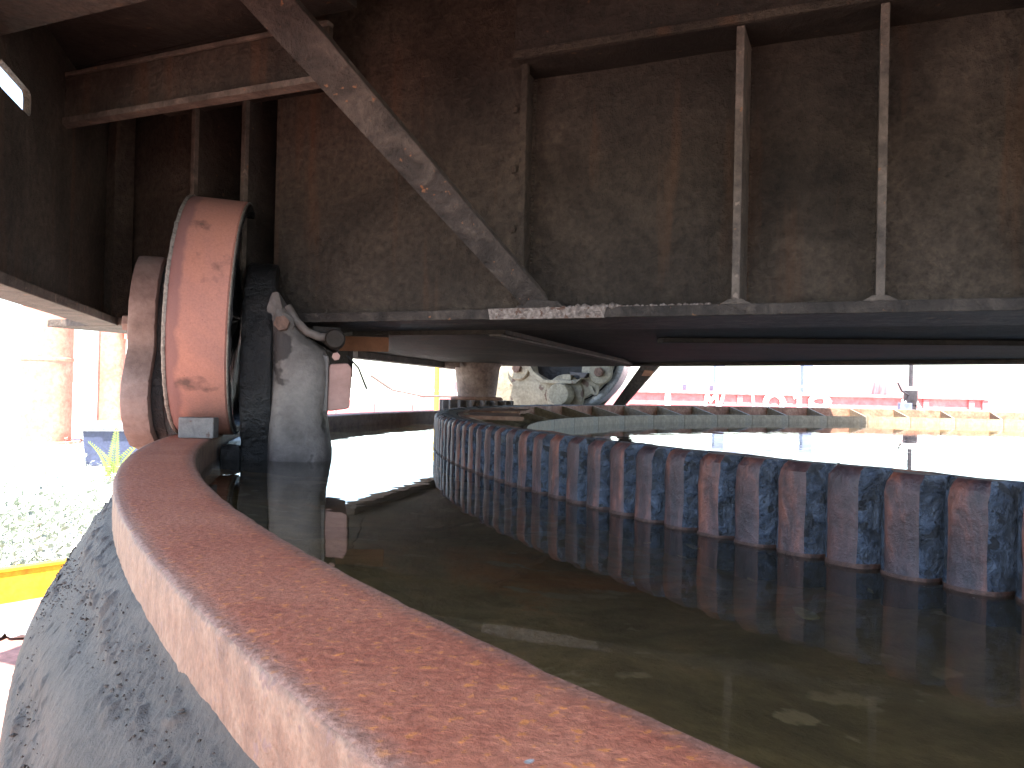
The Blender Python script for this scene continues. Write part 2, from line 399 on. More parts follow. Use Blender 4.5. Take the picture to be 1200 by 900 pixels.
def rail_fn(a, j, r, z):
    w = N3(a * 60, j * .6, 3) * .0008 + N3(a * 210, j * .9, 8) * .0005
    if j in (2, 3, 4, 9, 10, 11):
        r += w * 1.3; z += min(0, N3(a * 170, j * .2, 1)) * .0014
        if j >= 9:
            chip = max(0, N3(a * 95, 0, 5) - .32); r -= chip * .008; z -= chip * .006
    elif j >= 12: r += w * 1.2 - max(0, N3(a * 120, z * 60, 9) - .35) * .004
    else: z += w * .35
    return r, z
bm = ringmesh(angs, prof, rail_fn)
link('rail_head', finish(bm, 60), 'rail', rail_t)

def skirt_prof():
    out = []
    for k in range(46):
        t = k / 45
        r = 4.0675 + .0845 * t ** 1.05
        z = -.0405 - .125 * t ** 1.15
        out.append((r, z))
    out += [(4.156, -.176), (4.155, -.3), (4.15, -.64)]
    return out
SP = skirt_prof()
def skirt_fn(a, j, r, z):
    if j >= 47: return r, z
    t = min(1, j / 45)
    env = min(1, t * 10) * (1 - max(0, (j - 44) / 3))
    L = a * 4.1
    d = .0060 * N3(L * 2.5, t * 2.6, 1) + .0030 * N3(L * 5, t * 5, 3)          # smeared folds
    lump = N3(L * 62, t * 9.3, 5) + .5 * N3(L * 125, t * 19, 7)
    gate = max(.12, min(1, .5 + 1.4 * N3(L * 4, t * 2.5, 11)))
    d += max(0, lump - .25) * .0080 * gate
    d += .0011 * N3(L * 260, t * 42, 2) * gate
    pit = max(0, N3(L * 75, t * 13, 17) - .48); d -= pit * .008
    return r + d * .83 * env, z + d * .56 * env
bm = ringmesh(ring_angles(184, 226, .04, 1.0), SP, skirt_fn)
link('greasy_kerb', finish(bm, 180), 'skirt', rail_t)

rnd = random.Random(4); V = []; F = []
OCT = [(1, 0, 0), (-1, 0, 0), (0, 1, 0), (0, -1, 0), (0, 0, 1), (0, 0, -1)]
for k in range(3200):
    a = R(rnd.uniform(187, 225)); t = .06 + .86 * rnd.random() ** .9
    if N3(a * 4.1 * 4, t * 2.5, 11) < -.12 + .5 * rnd.random() - .3: continue
    r0 = 4.0675 + .0845 * t ** 1.05; z0 = -.0405 - .125 * t ** 1.15; q = rnd.uniform(.0004, .0012) * (1.9 if rnd.random() < .07 else 1)
    mt = Matrix.Translation(((r0 + .0003) * math.cos(a), (r0 + .0003) * math.sin(a), z0 + .0002)) @ Matrix.Rotation(rnd.random() * 6, 4, 'Z') @ Matrix.Rotation(rnd.random() * 6, 4, 'X') @ Matrix.Diagonal((rnd.uniform(.8, 2.2), 1, rnd.uniform(.5, 1), 1))
    i0 = len(V); V += [tuple(mt @ (Vector(p) * q * rnd.uniform(.9, 1.25))) for p in OCT]
    F += [(i0 + a_, i0 + b_, i0 + c_) for a_ in (0, 1) for b_ in (2, 3) for c_ in (4, 5)]
me = bpy.data.meshes.new('crumbs'); me.from_pydata(V, [], F)
stuff(link('grease_crumbs', me, 'skirt', rail_t))

# ------------------------------------------------------------------ toothed ring
ring_t = thing('toothed_ring', 'large toothed slewing ring with greasy upright teeth standing in water', 'gear ring', (CX, CY, 0))
RT = 3.4267; TOPZ = .0495
bm = ringmesh(ring_angles(150, 260, .5, 1.5), [(3.356, -.21), (3.356, .040), (3.359, .0455), (3.375, .0470), (3.388, .0455), (3.393, .041), (3.393, -.21)],
              lambda a, j, r, z: (r + .0015 * N3(a * 50, j, 2), z + (.0025 * N3(a * 70, j, 6) if j in (2, 3, 4) else 0)))
link('ring_body', finish(bm, 40), 'ringtop', ring_t)
# backing web behind the teeth, rust red (seen on the far side)
bm = ringmesh(ring_angles(0, 0, 1, 1.0), [(3.336, -.2), (3.336, .035), (3.338, .044), (3.353, .044), (3.354, -.2)],
              lambda a, j, r, z: (r, z + (.004 * N3(a * 60, j * .1, 6) if j in (2, 3) else 0)))
link('backing_band', finish(bm, 40), 'ringback', ring_t)
PITCH = 360 / 348
def tooth_mesh(seed):
    rnd = random.Random(seed)
    W = math.radians(PITCH) * RT / 2
    half = [(-.036, W), (-.0220, .0283), (-.0130, .0252), (-.0070, .0216), (-.0030, .0172), (-.0009, .0120), (0, .0045)]
    pr = [(x, -y) for x, y in half] + [(x, y) for x, y in half[::-1]]
    zs = [-.20, -.0575, -.0525, -.0485, -.02, .01, .030, .0395, .0455, .0490]
    bm = bmesh.new(); rows = []
    for zi, z in enumerate(zs):
        t = max(0, (z - .034) / .0155)
        row = []
        for x, y in pr:
            k = t * t
            x += .0010 if zi == 2 else 0
            xx = x - .0135 * k * (1 if x > -.02 else .4) + rnd.uniform(-.0013, .0013)
            yy = y * (1 - .12 * k if x > -.03 else 1) + (rnd.uniform(-.0006, .0006) if abs(y) < .028 else 0)
            row.append(bm.verts.new((xx, yy, z)))
        rows.append(row)
    n = len(pr)
    for zi, (A, B) in enumerate(zip(rows, rows[1:])):
        for i in range(n - 1):
            f = bm.faces.new((A[i], A[i + 1], B[i + 1], B[i]))
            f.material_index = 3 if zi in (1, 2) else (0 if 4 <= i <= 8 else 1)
    back = [bm.verts.new((-.048, W, TOPZ - .002)), bm.verts.new((-.048, -W, TOPZ - .002))]
    bm.faces.new(rows[-1] + back).material_index = 2
    me = finish(bm, 38)
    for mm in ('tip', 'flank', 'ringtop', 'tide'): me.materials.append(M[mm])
    return me
TM = [tooth_mesh(s) for s in range(9)]
for k in range(110):
    ang = R(-215.0 + 1.0345 * k - .095 + random.uniform(-.02, .02))
    o = link('tooth', TM[(k * 5 + k // 7) % 9], None, ring_t, (RT * math.cos(ang), RT * math.sin(ang), random.uniform(-.001, .001)), (0, 0, ang))
# inner wall panels and radial gussets
NP = 58
def arcbox(bm, r0, r1, a0, a1, z0, z1, seg=4):
    rows = []
    for i in range(seg + 1):
        a = a0 + (a1 - a0) * i / seg; c, s = math.cos(a), math.sin(a)
        rows.append([bm.verts.new((r * c, r * s, z)) for r, z in ((r0, z0), (r0, z1), (r1, z1), (r1, z0))])
    for A, B in zip(rows, rows[1:]):
        for j in range(4): bm.faces.new((A[j], A[(j + 1) % 4], B[(j + 1) % 4], B[j]))
    bm.faces.new(rows[0]); bm.faces.new(rows[-1][::-1])
bm = bmesh.new(); da = 2 * math.pi / NP
arcbox(bm, 3.120, 3.134, .0004, da - .0004, -.2, -.008); panel_me = finish(bm)
bm = bmesh.new()
prism(bm, [(3.1345, -.15), (3.1345, -.0095), (3.145, -.0075), (3.325, .041), (3.3355, .041), (3.3355, -.15)], 'y', -.006, .006, 0); gus_me = finish(bm)
for k in range(NP):
    a = da * k + .02
    link('wall_panel', panel_me, 'inner', ring_t, None, (0, 0, a))
    link('gusset', gus_me, 'inner', ring_t, None, (0, 0, a))
bm = ringmesh(ring_angles(0, 0, 1, 2.0), [(3.1345, -.078), (3.3355, -.078)], lambda a, j, r, z: (r, z))
link('pocket_floor', finish(bm), 'ringback', ring_t)
# rusty cover plates over the pockets beside the pinion
for a0, a1, zt, mt_ in ((168, 176.5, .044, 'ringback'), (177, 185, .040, 'ringback')):
    bm = bmesh.new(); arcbox(bm, 3.15, 3.345, R(a0), R(a1), zt - .012, zt, 8)
    for v in bm.verts: v.co.z += .006 * N3(v.co.x * 9, v.co.y * 9, zt * 100)
    link('cover_plate', finish(bm, 40), mt_, ring_t)

# ------------------------------------------------------------------ main girder
GA = math.atan2(-.40, .9165)
gir = thing('box_girder', 'soot brown welded box girder with stiffeners and diagonal brace, spanning overhead', 'girder', (-.078, 1.719, 0), GA)
FT = .295
box('bottom_flange', -.55, 2.6, .0, .30, .2735, FT, 'brace', gir, .002)
box('bottom_flange', -1.368, -.865, .0, .30, .2735, FT, 'edge', gir, .002)
def webplate(name, s0, s1, y, z0, z1, th, mat, sub=26):
    """slightly buckled web plate"""
    bm = bmesh.new(); nx = max(4, int((s1 - s0) * sub)); nz = max(4, int((z1 - z0) * sub)); sd = random.random() * 50
    g = []
    for i in range(nx + 1):
        row = []
        for j in range(nz + 1):
            u, v = i / nx, j / nz
            e = min(1, 6 * min(u, 1 - u)) * min(1, 6 * min(v, 1 - v))
            s = s0 + (s1 - s0) * u; z = z0 + (z1 - z0) * v
            row.append(bm.verts.new((s, y + e * (.010 * N3(s * 3.1, z * 3.1, sd) + .003 * N3(s * 12, z * 12, sd)), z)))
        g.append(row)
    for i in range(nx):
        for j in range(nz): bm.faces.new((g[i][j], g[i + 1][j], g[i + 1][j + 1], g[i][j + 1]))
    b0 = [bm.verts.new(p) for p in ((s0, y + th, z0), (s1, y + th, z0), (s1, y + th, z1), (s0, y + th, z1))]
    bm.faces.new(b0[::-1])
    bm.faces.new([g[i][0] for i in range(nx, -1, -1)] + b0[:2]); bm.faces.new([g[i][nz] for i in range(nx + 1)] + [b0[2], b0[3]])
    bm.faces.new([g[0][j] for j in range(nz + 1)] + [b0[3], b0[0]]); bm.faces.new([g[nx][j] for j in range(nz, -1, -1)] + [b0[1], b0[2]])
    return link(name, finish(bm, 30), mat, gir)
webplate('web_panel', -1.30, -.836, .06, FT, 1.15, .02, 'web')
webplate('cover_panel', -.585, .077, .03, FT, 1.15, .078, 'web')
SS = [.542, .792, 1.042, 1.292, 1.55]
prev = .02
for s in SS + [2.5]:
    webplate('web_panel', prev, s - .0085, .11, FT, .90, .02, 'web'); prev = s + .0085
for s in SS:
    box('stiffener', s - .0075, s + .0075, .004, .125, FT + .001, .826, 'edge', gir, .0015)
    # weld fillets at the foot
    poly('weld_fillet', [(s - .030, FT), (s + .030, FT), (s + .012, FT + .010), (s - .012, FT + .010)], 'y', .003, .030, 'edge', gir, .002)
for s in (-.83, -.663):
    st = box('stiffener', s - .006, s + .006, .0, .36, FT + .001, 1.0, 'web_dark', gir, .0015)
    box('pale_edge', s - .0062, s + .0062, -.0025, .012, FT + .0015, .98, 'edge', st, .001)
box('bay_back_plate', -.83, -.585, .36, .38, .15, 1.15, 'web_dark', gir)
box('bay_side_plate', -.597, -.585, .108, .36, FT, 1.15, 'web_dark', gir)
box('bay_post', -.712, -.690, .20, .30, FT + .02, 1.0, 'web', gir)
box('joint_strip', .0785, .094, .024, .040, FT + .002, .83, 'web', gir, .003)
for z in (.345, .47, .60, .73):
    hexbolt('rivet', .066, .028, z, 'y', .009, -.007, gir, 'web')
box('top_beam', .074, 2.6, -.002, .25, .826, 1.10, 'web_dark', gir, .004)
box('top_beam_lip', .074, 2.6, -.012, .0, .826, .842, 'web', gir, .003)
def bead(name, p0, p1, r, mat):
    bm = bmesh.new(); p0, p1 = Vector(p0), Vector(p1); L = (p1 - p0).length; n_ = int(L / (r * 1.5))
    for k in range(n_):
        mt = Matrix.Translation(p0.lerp(p1, (k + random.uniform(.3, .7)) / n_)) @ Matrix.Diagonal((random.uniform(.7, 1.1), random.uniform(.7, 1.1), random.uniform(.9, 1.3), 1))
        bmesh.ops.create_icosphere(bm, subdivisions=1, radius=r, matrix=mt)
    return link(name, finish(bm, 70), mat, gir)
for s in SS:
    bead('weld_bead', (s - .009, .111, FT), (s - .009, .111, .82), .0055, 'web'); bead('weld_bead', (s + .009, .111, FT), (s + .009, .111, .82), .0055, 'web')
bead('weld_bead', (.078, .105, FT), (.078, .105, .82), .006, 'web')
bead('weld_bead', (-.145, -.356, .689), (-.89, -.356, .689), .0045, 'brace')
# weld bead along the web foot right of the brace
bm = bmesh.new()
for k in range(60):
    s = .14 + k * .006 + random.uniform(-.002, .002); r = random.uniform(.002, .0055) * (1 if k < 30 else .65)
    mt = Matrix.Translation((s, random.uniform(.0, .012), FT + r * .3)) @ Matrix.Diagonal((1.5, 1.2, random.uniform(.6, 1.6), 1))
    bmesh.ops.create_icosphere(bm, subdivisions=1, radius=r, matrix=mt)
link('weld_bead', finish(bm, 60), 'weld', gir)
bm = bmesh.new(); prism(bm, [(.03, .2725), (.285, .2725), (.29, .296), (.025, .296)], 'y', -.0025, .012, .0015)
link('weld_patch', finish(bm), 'weld', gir)

# diagonal brace: steel angle rising from the bottom flange towards the camera
B0 = Vector((.135, .02, .300)); B1 = Vector((-.105, -.375, .672))
dirv = (B1 - B0); Btop = B0 + dirv * 1.75
d = dirv.normalized()
camL = Vector((.759, -1.544, CAM_Z))
nface = (camL - (B0 + B1) / 2); nface = (nface - d * nface.dot(d)).normalized()
nface = (nface + Vector((0, 0, -.25))); nface = (nface - d * nface.dot(d)).normalized()
side = d.cross(nface).normalized()
def brace_bar(name, u0, u1, v0, v1, grow, mat, bev=.002):
    """bar along the brace; u across (side), v along the face normal; grows towards the top"""
    bm = bmesh.new(); rows = []
    K = 40
    for i in range(K + 1):
        t = i / K; c = B0.lerp(Btop, t); g = 1 + (grow - 1) * t
        row = []
        for (u, v) in ((u0, v0), (u1, v0), (u1, v1), (u0, v1)):
            jx = .0010 * N3(t * 30, u * 90, 3) + .0006 * N3(t * 90, u * 50, 4)
            row.append(bm.verts.new(c + side * (u * g + jx) + nface * (v * (1 + (g - 1) * .5) + jx)))
        rows.append(row)
    fs = []
    for A, Bq in zip(rows, rows[1:]):
        for j in range(4): bm.faces.new((A[j], A[(j + 1) % 4], Bq[(j + 1) % 4], Bq[j]))
    bm.faces.new(rows[0][::-1]); bm.faces.new(rows[-1])
    return link(name, finish(bm, 35), mat, gir)
br = brace_bar('diagonal_brace', -.024, .024, -.004, .004, 1.62, 'brace')
o = brace_bar('brace_leg', .0165, .0245, -.040, -.0042, 1.6, 'edge')
bm = bmesh.new()
prism(bm, [(.085, FT + .001), (.20, FT + .001), (.185, FT + .014), (.12, FT + .018)], 'y', -.002, .05, .002)
link('brace_foot', finish(bm), 'brace', gir)

# outrigger beam and ceiling over the wheel bay
box('outrigger_beam', -.90, -.145, -.352, -.338, .690, .785, 'web', gir, .002)
bm = bmesh.new()
K = 30
prev = None
for i in range(K + 1):
    s = -.90 + .76 * i / K; j = .0016 * N3(s * 20, 0, 1) + .0012 * N3(s * 70, 0, 2)
    row = [bm.verts.new(p) for p in ((s, -.368 + j, .6775), (s, -.338, .6775), (s, -.338, .6895), (s, -.368 + j, .6895 + j))]
    if prev:
        for q in range(4): bm.faces.new((prev[q], prev[(q + 1) % 4], row[(q + 1) % 4], row[q]))
    else: bm.faces.new(row[::-1])
    prev = row
bm.faces.new(prev)
link('outrigger_flange', finish(bm, 35), 'edge', gir)
box('outrigger_lip', -.90, -.145, -.358, -.338, .7855, .794, 'edge', gir, .002)
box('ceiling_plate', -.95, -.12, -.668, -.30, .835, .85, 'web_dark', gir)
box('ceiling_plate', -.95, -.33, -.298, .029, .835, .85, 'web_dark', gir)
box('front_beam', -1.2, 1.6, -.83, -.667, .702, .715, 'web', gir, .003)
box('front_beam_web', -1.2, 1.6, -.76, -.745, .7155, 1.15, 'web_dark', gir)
# skewed end frame with a slotted hole
e0 = Vector((-1.196, .075, 0)); e1 = Vector((-.42, -.87, 0)); ed = (e1 - e0); EL = ed.length; ed.normalize(); en = Vector((-ed.y, ed.x, 0))
if en.x < 0: en = -en
def holed_plate(name, outer, holes, th, mat, org, ax, nrm, parent):
    bm = bmesh.new()
    for loop in [outer] + holes:
        vs_ = [bm.verts.new(org + ax * p[0] + Vector((0, 0, p[1]))) for p in loop]
        for i in range(len(vs_)): bm.edges.new((vs_[i], vs_[(i + 1) % len(vs_)]))
    bmesh.ops.triangle_fill(bm, edges=bm.edges, use_beauty=True)
    ex = bmesh.ops.extrude_face_region(bm, geom=list(bm.faces))
    for v in [g for g in ex['geom'] if isinstance(g, bmesh.types.BMVert)]: v.co += nrm * th
    return link(name, finish(bm), mat, parent)
def rrect(x0, x1, z0, z1, r):
    out = []
    for cx, cz, a0 in ((x1 - r, z1 - r, 0), (x0 + r, z1 - r, 90), (x0 + r, z0 + r, 180), (x1 - r, z0 + r, 270)):
        for k in range(5): out.append((cx + r * math.cos(R(a0 + 22.5 * k)), cz + r * math.sin(R(a0 + 22.5 * k))))
    return out
holed_plate('end_plate', [(0, FT), (EL, FT), (EL, 1.151), (0, 1.151)], [rrect(.785, .96, .620, .668, .014), [(.415 + .006 * math.cos(a * .8), .505 + .006 * math.sin(a * .8)) for a in range(8)]], -.014, 'web', e0, ed, en, gir)
bm = bmesh.new()
q = [e0 + ed * .02 - en * .05, e0 + ed * EL - en * .05, e0 + ed * EL + en * .035, e0 + ed * .02 + en * .035]
prism(bm, [(p.x, p.y) for p in q], 'z', .2745, FT, .002)
link('end_flange', finish(bm), 'edge', gir)
p0 = e0 + ed * .13
bm = bmesh.new(); prism(bm, [(p0.x, p0.y), (p0.x + .035, p0.y - .002), (p0.x + .035, p0.y + .06), (p0.x, p0.y + .06)], 'z', FT, 1.12, .002)
link('corner_angle', finish(bm), 'web', gir)
# roof deck carried by the girder (mostly out of view; outline shaped to shade the machine)
bm = bmesh.new()
prism(bm, [(-1.42, .60), (-1.28, -.30), (-.80, -.92), (-.42, -1.45), (-.10, -1.95), (3.2, -1.95), (3.6, 1.2), (.97, 4.22), (-1.25, 5.2), (-1.45, 2.2)], 'z', 1.152, 1.19)
link('shade_roof', finish(bm), 'web_dark', gir)
# underside: mounting plate with a swept edge, cross beams in the shadow behind
inv = Matrix.Translation((-.078, 1.719, 0)) @ Matrix.Rotation(GA, 4, 'Z'); inv = inv.inverted()
def gl(pts): return [tuple((inv @ Vector((x, y, 0)))[:2]) for x, y in pts]
def gpoly(name, pts, z0, z1, mat, bev=.002):
    bm = bmesh.new(); prism(bm, gl(pts), 'z', z0, z1, bev); return link(name, finish(bm), mat, gir)
gpoly('mounting_plate', [(-.44, 2.17), (-.02, 1.99), (.10, 2.35), (.50, 3.55), (.62, 4.05), (.30, 4.42), (-.33, 4.62), (-.64, 3.15), (-.60, 2.5)], .262, .2745, 'web')
gpoly('swept_edge', [(-.06, 1.99), (-.03, 1.985), (.53, 3.60), (.50, 3.62)], .256, .2615, 'edge', .001)
gpoly('painted_bounce_plate', [(-.49, 2.20), (-.345, 2.20), (-.345, 2.206), (-.49, 2.206)], .221, .2615, 'primer_bounce', .001)  # orange colour stands for bounce light on the underside
gpoly('rear_beam', [(-.66, 3.10), (-.60, 3.08), (-.25, 4.55), (-.32, 4.62)], .235, .2618, 'edge')
gpoly('rear_beam', [(.60, 4.18), (.56, 4.02), (2.7, 2.02), (2.8, 2.13)], .262, .30, 'web')
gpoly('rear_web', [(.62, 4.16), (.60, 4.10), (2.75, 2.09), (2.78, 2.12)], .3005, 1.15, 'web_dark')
gpoly('gap_fill_plate', [(-.6, 2.27), (2.6, .86), (2.9, 2.05), (.62, 4.17), (-.3, 4.55), (-.62, 3.1)], .2752, .30, 'web_dark')  # plate added to close a light gap; dark colour gives the recess shade
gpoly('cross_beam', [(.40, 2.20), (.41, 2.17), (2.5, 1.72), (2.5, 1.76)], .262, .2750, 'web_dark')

# ------------------------------------------------------------------ near wheel bogie
BA = R(12.6)
bog = thing('wheel_bogie', 'running wheel with salmon rust tread between grey castings on the rail', 'crane wheel', (-.759, 1.946, 0), BA)
WR = .286; W0, W1 = -.033, .092
wheel_prof = [(WR - .030, W0 - .004), (WR - .004, W0 - .002), (WR, W0 + .003), (WR + .0004, W0 + .02), (WR + .0004, .03), (WR + .0002, W1 - .02), (WR, W1 - .004), (WR - .004, W1)]
wheel = lathed('wheel', wheel_prof, 'tread', bog, 'x', 120, 40, loc=(0, 0, WR), close=False)
wheel.rotation_euler = (0, R(2.4), 0)
def jb(i, j, a, r, h):
    q = N3(math.cos(a) * 26, math.sin(a) * 26, 1) + .6 * N3(math.cos(a) * 70, math.sin(a) * 70, 2)
    return r + .0022 * q, h - .0016 * abs(q)
lathed('burr', [(WR - .012, -.0045), (WR + .002, -.005), (WR + .0034, -.002), (WR + .001, .0025)], 'burr', wheel, 'x', 240, 60, jit=jb, loc=(W0, 0, 0), close=False)
def jg(i, j, a, r, h):
    q = N3(math.cos(a) * 9, math.sin(a) * 9, j * .7) + .5 * N3(math.cos(a) * 30, math.sin(a) * 30, j)
    return r + .004 * q, h + .004 * q
lathed('disc', [(WR - .004, W1 - .001), (WR - .010, W1 + .006), (WR - .022, W1 + .005), (WR - .03, W1 - .018), (.16, W1 - .022), (.05, W1 - .01), (.0005, W1 - .01)], 'grease_black', wheel, 'x', 120, 60, jit=jg, close=False)
lathed('disc', [(WR - .03, W0 + .001), (WR - .035, W0 + .015), (.16, W0 + .02), (.05, W0 + .0), (.0005, W0)], 'guard', wheel, 'x', 72, 40, close=False)
lathed('rim_edge', [(WR - .003, W1 - .0005), (WR - .0005, W1 + .0020), (WR - .005, W1 + .004)], 'burr', wheel, 'x', 120, 60, close=False)
# outer guard casting (left of the wheel) with its waisted outline
gp = [(-.02, .425), (-.055, .40), (-.085, .36), (-.105, .31), (-.11, .25), (-.108, .20), (-.13, .165), (-.155, .125), (-.162, .085), (-.15, .045), (-.12, .005), (-.06, -.03), (.02, -.045), (.16, -.045), (.22, .0), (.24, .1), (.20, .2), (.18, .32), (.14, .40), (.06, .43)]
poly('guard_plate', gp, 'x', -.150, -.088, 'guard', bog, .012, 40)
poly('guard_rib', [(y * .90 + .002, .19 + (z - .19) * .93) for y, z in gp], 'x', -.0875, -.062, 'grease_black', bog, .003, 40)
hexbolt('bolt', -.148, -.02, .262, 'x', .020, -.030, bog, 'guard')
lathed('washer', [(.026, -.012), (.030, -.010), (.030, 0), (.0005, 0)], 'guard', bog, 'x', 20, loc=(-.1495, -.02, .262))
# inner side: black greasy cheek, casting, bearing box
cp = []
for k in range(40):
    a = 2 * math.pi * k / 40
    ry, rz = .195, .255
    y, z = ry * math.cos(a), .168 + rz * math.sin(a)
    if math.sin(a) < -.75: z = -.11
    cp.append((y * (1 + .02 * N3(k * .7, 0, 3)), z + .004 * N3(k * .9, 2, 3)))
bm = bmesh.new(); prism(bm, cp, 'x', .106, .176, .012)
bmesh.ops.subdivide_edges(bm, edges=[e for e in bm.edges if e.calc_length() > .02], cuts=2, use_grid_fill=True)
for v in bm.verts:
    q = N3(v.co.x * 40, v.co.y * 40, v.co.z * 40); v.co += Vector((.0028 * q, .0040 * q, .0022 * q))
link('greasy_cheek', finish(bm, 60), 'grease_black', bog)
cpts = [(.165, -.115), (.166, .02), (.168, .16), (.164, .30), (.170, .338), (.182, .342), (.198, .318), (.232, .262), (.262, .235), (.292, .210), (.301, .185), (.303, .13), (.298, .055), (.306, .0), (.314, -.05), (.312, -.115)]
ccx = .225; ccz = .09
bm = bmesh.new(); rows = []
for y, k in ((-.192, .30), (-.188, .58), (-.178, .78), (-.162, .90), (-.138, .97), (-.10, 1.0), (.16, 1.0)):
    rows.append([bm.verts.new((ccx + (x - ccx) * k, y, (ccz + (z - ccz) * k) if z > -.11 else z)) for x, z in cpts])
for A, B in zip(rows, rows[1:]):
    for i in range(len(cpts)): bm.faces.new((A[i], A[(i + 1) % len(cpts)], B[(i + 1) % len(cpts)], B[i]))
bm.faces.new(rows[0]); bm.faces.new(rows[-1][::-1])
link('casting', finish(bm, 70), 'casting', bog)
# raised pads, lug, pipe and box on the casting
poly('lug', [(.158, .215), (.178, .225), (.196, .30), (.186, .338), (.170, .335), (.160, .30)], 'y', -.172, -.149, 'lug', bog, .007, 40)
hexbolt('bolt', .196, -.171, .262, 'y', .0185, -.034, bog)
lathed('washer', [(.025, -.005), (.027, -.003), (.027, 0), (.0005, 0)], 'lug', bog, 'y', 20, loc=(.196, -.1700, .262))
tube('rib', [(.205, -.153, .305), (.225, -.158, .272), (.250, -.158, .247), (.280, -.156, .236), (.302, -.150, .238)], .010, 'lug', bog, 10)
poly('bearing_box', [(.300, .062), (.352, .070), (.356, .165), (.346, .178), (.302, .174)], 'y', -.150, .09, 'pinkbox', bog, .008, 40)
poly('box_collar', [(.284, .048), (.301, .052), (.302, .192), (.286, .196)], 'y', -.158, .11, 'casting', bog, .005, 40)
poly('bracket', [(.262, .238), (.318, .205), (.330, .225), (.328, .262), (.262, .264)], 'y', -.13, .06, 'web_dark', bog, .004)
lathed('plug', [(.020, -.05), (.024, -.04), (.024, .0), (.0005, 0)], 'web_dark', bog, 'y', 16, loc=(.315, -.13, .232))
hexbolt('bolt', .318, -.149, .192, 'y', .010, -.012, bog, 'pinkbox')
tube('hose', [(.345, -.02, .20), (.375, .0, .17), (.392, .02,   .13), (.40, .05, .115)], .0022, 'darkmetal', bog)
box('dark_filler', .062, .108, -.14, .20, -.13, -.018, 'grease_black', bog, .012)  # added black block, hides the bright water reflection beside the rail
# block set on the rail in front of the wheel
blk = tag(link('steel_block', boxm(-.038, .038, -.02, .02, 0, .0455, .0025), 'block', None, (-.694, 1.765, .0006), (0, 0, R(4))), 'small bare steel block set on the rail against the wheel', 'block')

# ------------------------------------------------------------------ far wheel bogie (cream)
FA = R(-42)
fb = thing('wheel_bogie', 'cream painted wheel bogie behind the pinion on the far rail', 'crane wheel', (.44, 5.70, 0), FA + R(16))
FR = .415
# local y+ = away from the ring centre, front face at negative y
fw = lathed('wheel', [(FR - .05, -.075), (FR - .014, -.078), (FR, -.07), (FR, .07), (FR - .014, .076), (.0005, .076)], 'steelbright', fb, 'y', 96, 35, loc=(0, 0, FR), close=False)
lathed('disc', [(FR - .045, -.07), (FR - .052, -.03), (.0005, -.03)], 'grease_black', fw, 'y', 72, 40, close=False)
arc = [(.365 * math.cos(R(a)), FR + .365 * math.sin(R(a))) for a in range(15, -100, -10)]
poly('side_plate', [(-.78, .45), (-.78, .20), (-.66, .08), (-.46, -.01), (-.22, -.035)] + [p for p in arc[::-1] if p[0] > -.10] + [(.33, .54), (.14, .52), (.12, .235), (.10, .205), (-.13, .205), (-.22, .25), (-.27, .45)], 'y', -.160, -.110, 'cream', fb, .008, 40)
sh = poly('shelf', [(-.285, .33), (-.235, .235), (-.14, .180), (.105, .180), (.145, .215), (.09, .204), (-.13, .2045), (-.215, .262), (-.262, .34)], 'y', -.225, -.161, 'cream', fb, .003)
poly('upper_bracket', [(.06, .262), (.19, .255), (.165, .222), (.13, .222), (.13, .236), (.06, .238)], 'y', -.215, -.161, 'darkmetal', fb, .003)
poly('spacer', [(.0, .206), (.062, .206), (.062, .245), (.0, .245)], 'y', -.205, -.15, 'cream', fb, .003)
lathed('hub', [(.135, -.014), (.14, -.008), (.14, .02)], 'cream', fb, 'y', 36, loc=(.005, -.162, .105))
lathed('axle_end', [(.0005, -.13), (.072, -.13), (.076, -.124), (.076, .0)], 'cream', fb, 'y', 32, loc=(.005, -.162, .105), close=False)
for sx, sz in ((.265, .262), (-.355, .285)):
    bs = lathed('boss', [(.0005, -.024), (.078, -.024), (.086, -.016), (.086, 0)], 'cream', fb, 'y', 32, loc=(sx, -.162, sz), close=False)
    hexbolt('bolt', 0, -.025, 0, 'y', .034, -.034, bs)
poly('rib', [(.18, .16), (.205, .115), (.235, .100), (.25, .108), (.262, .165), (.245, .168), (.232, .122), (.205, .168)], 'y', -.176, -.159, 'cream', fb, .003)
poly('side_plate', [(-.50, .45), (-.46, .18), (-.36, .03), (-.22, -.02), (.14, -.02), (.30, .16), (.36, .50)], 'y', .11, .15, 'cream', fb, .006, 40)
poly('frame_strut', [(.62, .50), (.78, .50), (.36, .02), (.28, .02)], 'y', .02, .06, 'web', fb, .003)
poly('primer_patch', [(.50, .245), (.57, .245), (.585, .28), (.52, .285)], 'y', .012, .0195, 'primer_bounce', fb, .001)

# ------------------------------------------------------------------ drive pinion
pin = thing('drive_pinion', 'brown drive pinion on an upright tapered shaft housing beside the ring', 'pinion', (-.185, 4.20, 0))
lathed('shaft_housing', [(.098, .062), (.100, .075), (.118, .235), (.13, .262), (.15, .268), (.15, .34)], 'pinion', pin, 'z', 40, 40)
bm = bmesh.new()
NT = 19
pts = []
for k in range(NT):
    for da_, rr_ in ((-.30, .158), (-.16, .190), (-.08, .196), (.08, .196), (.16, .190), (.30, .158)):
        a = 2 * math.pi * (k + da_) / NT; pts.append((rr_ * math.cos(a), rr_ * math.sin(a)))
prism(bm, pts, 'z', -.19, .068, 0)
link('gear', finish(bm, 30), 'ringtop', pin)
lathed('collar', [(.135, .0685), (.14, .075), (.13, .085), (.10, .087)], 'ringback', pin, 'z', 32, 40, close=False)
box('lock_plate', -.16, -.085, -.14, -.10, .235, .30, 'pinion', pin, .003)

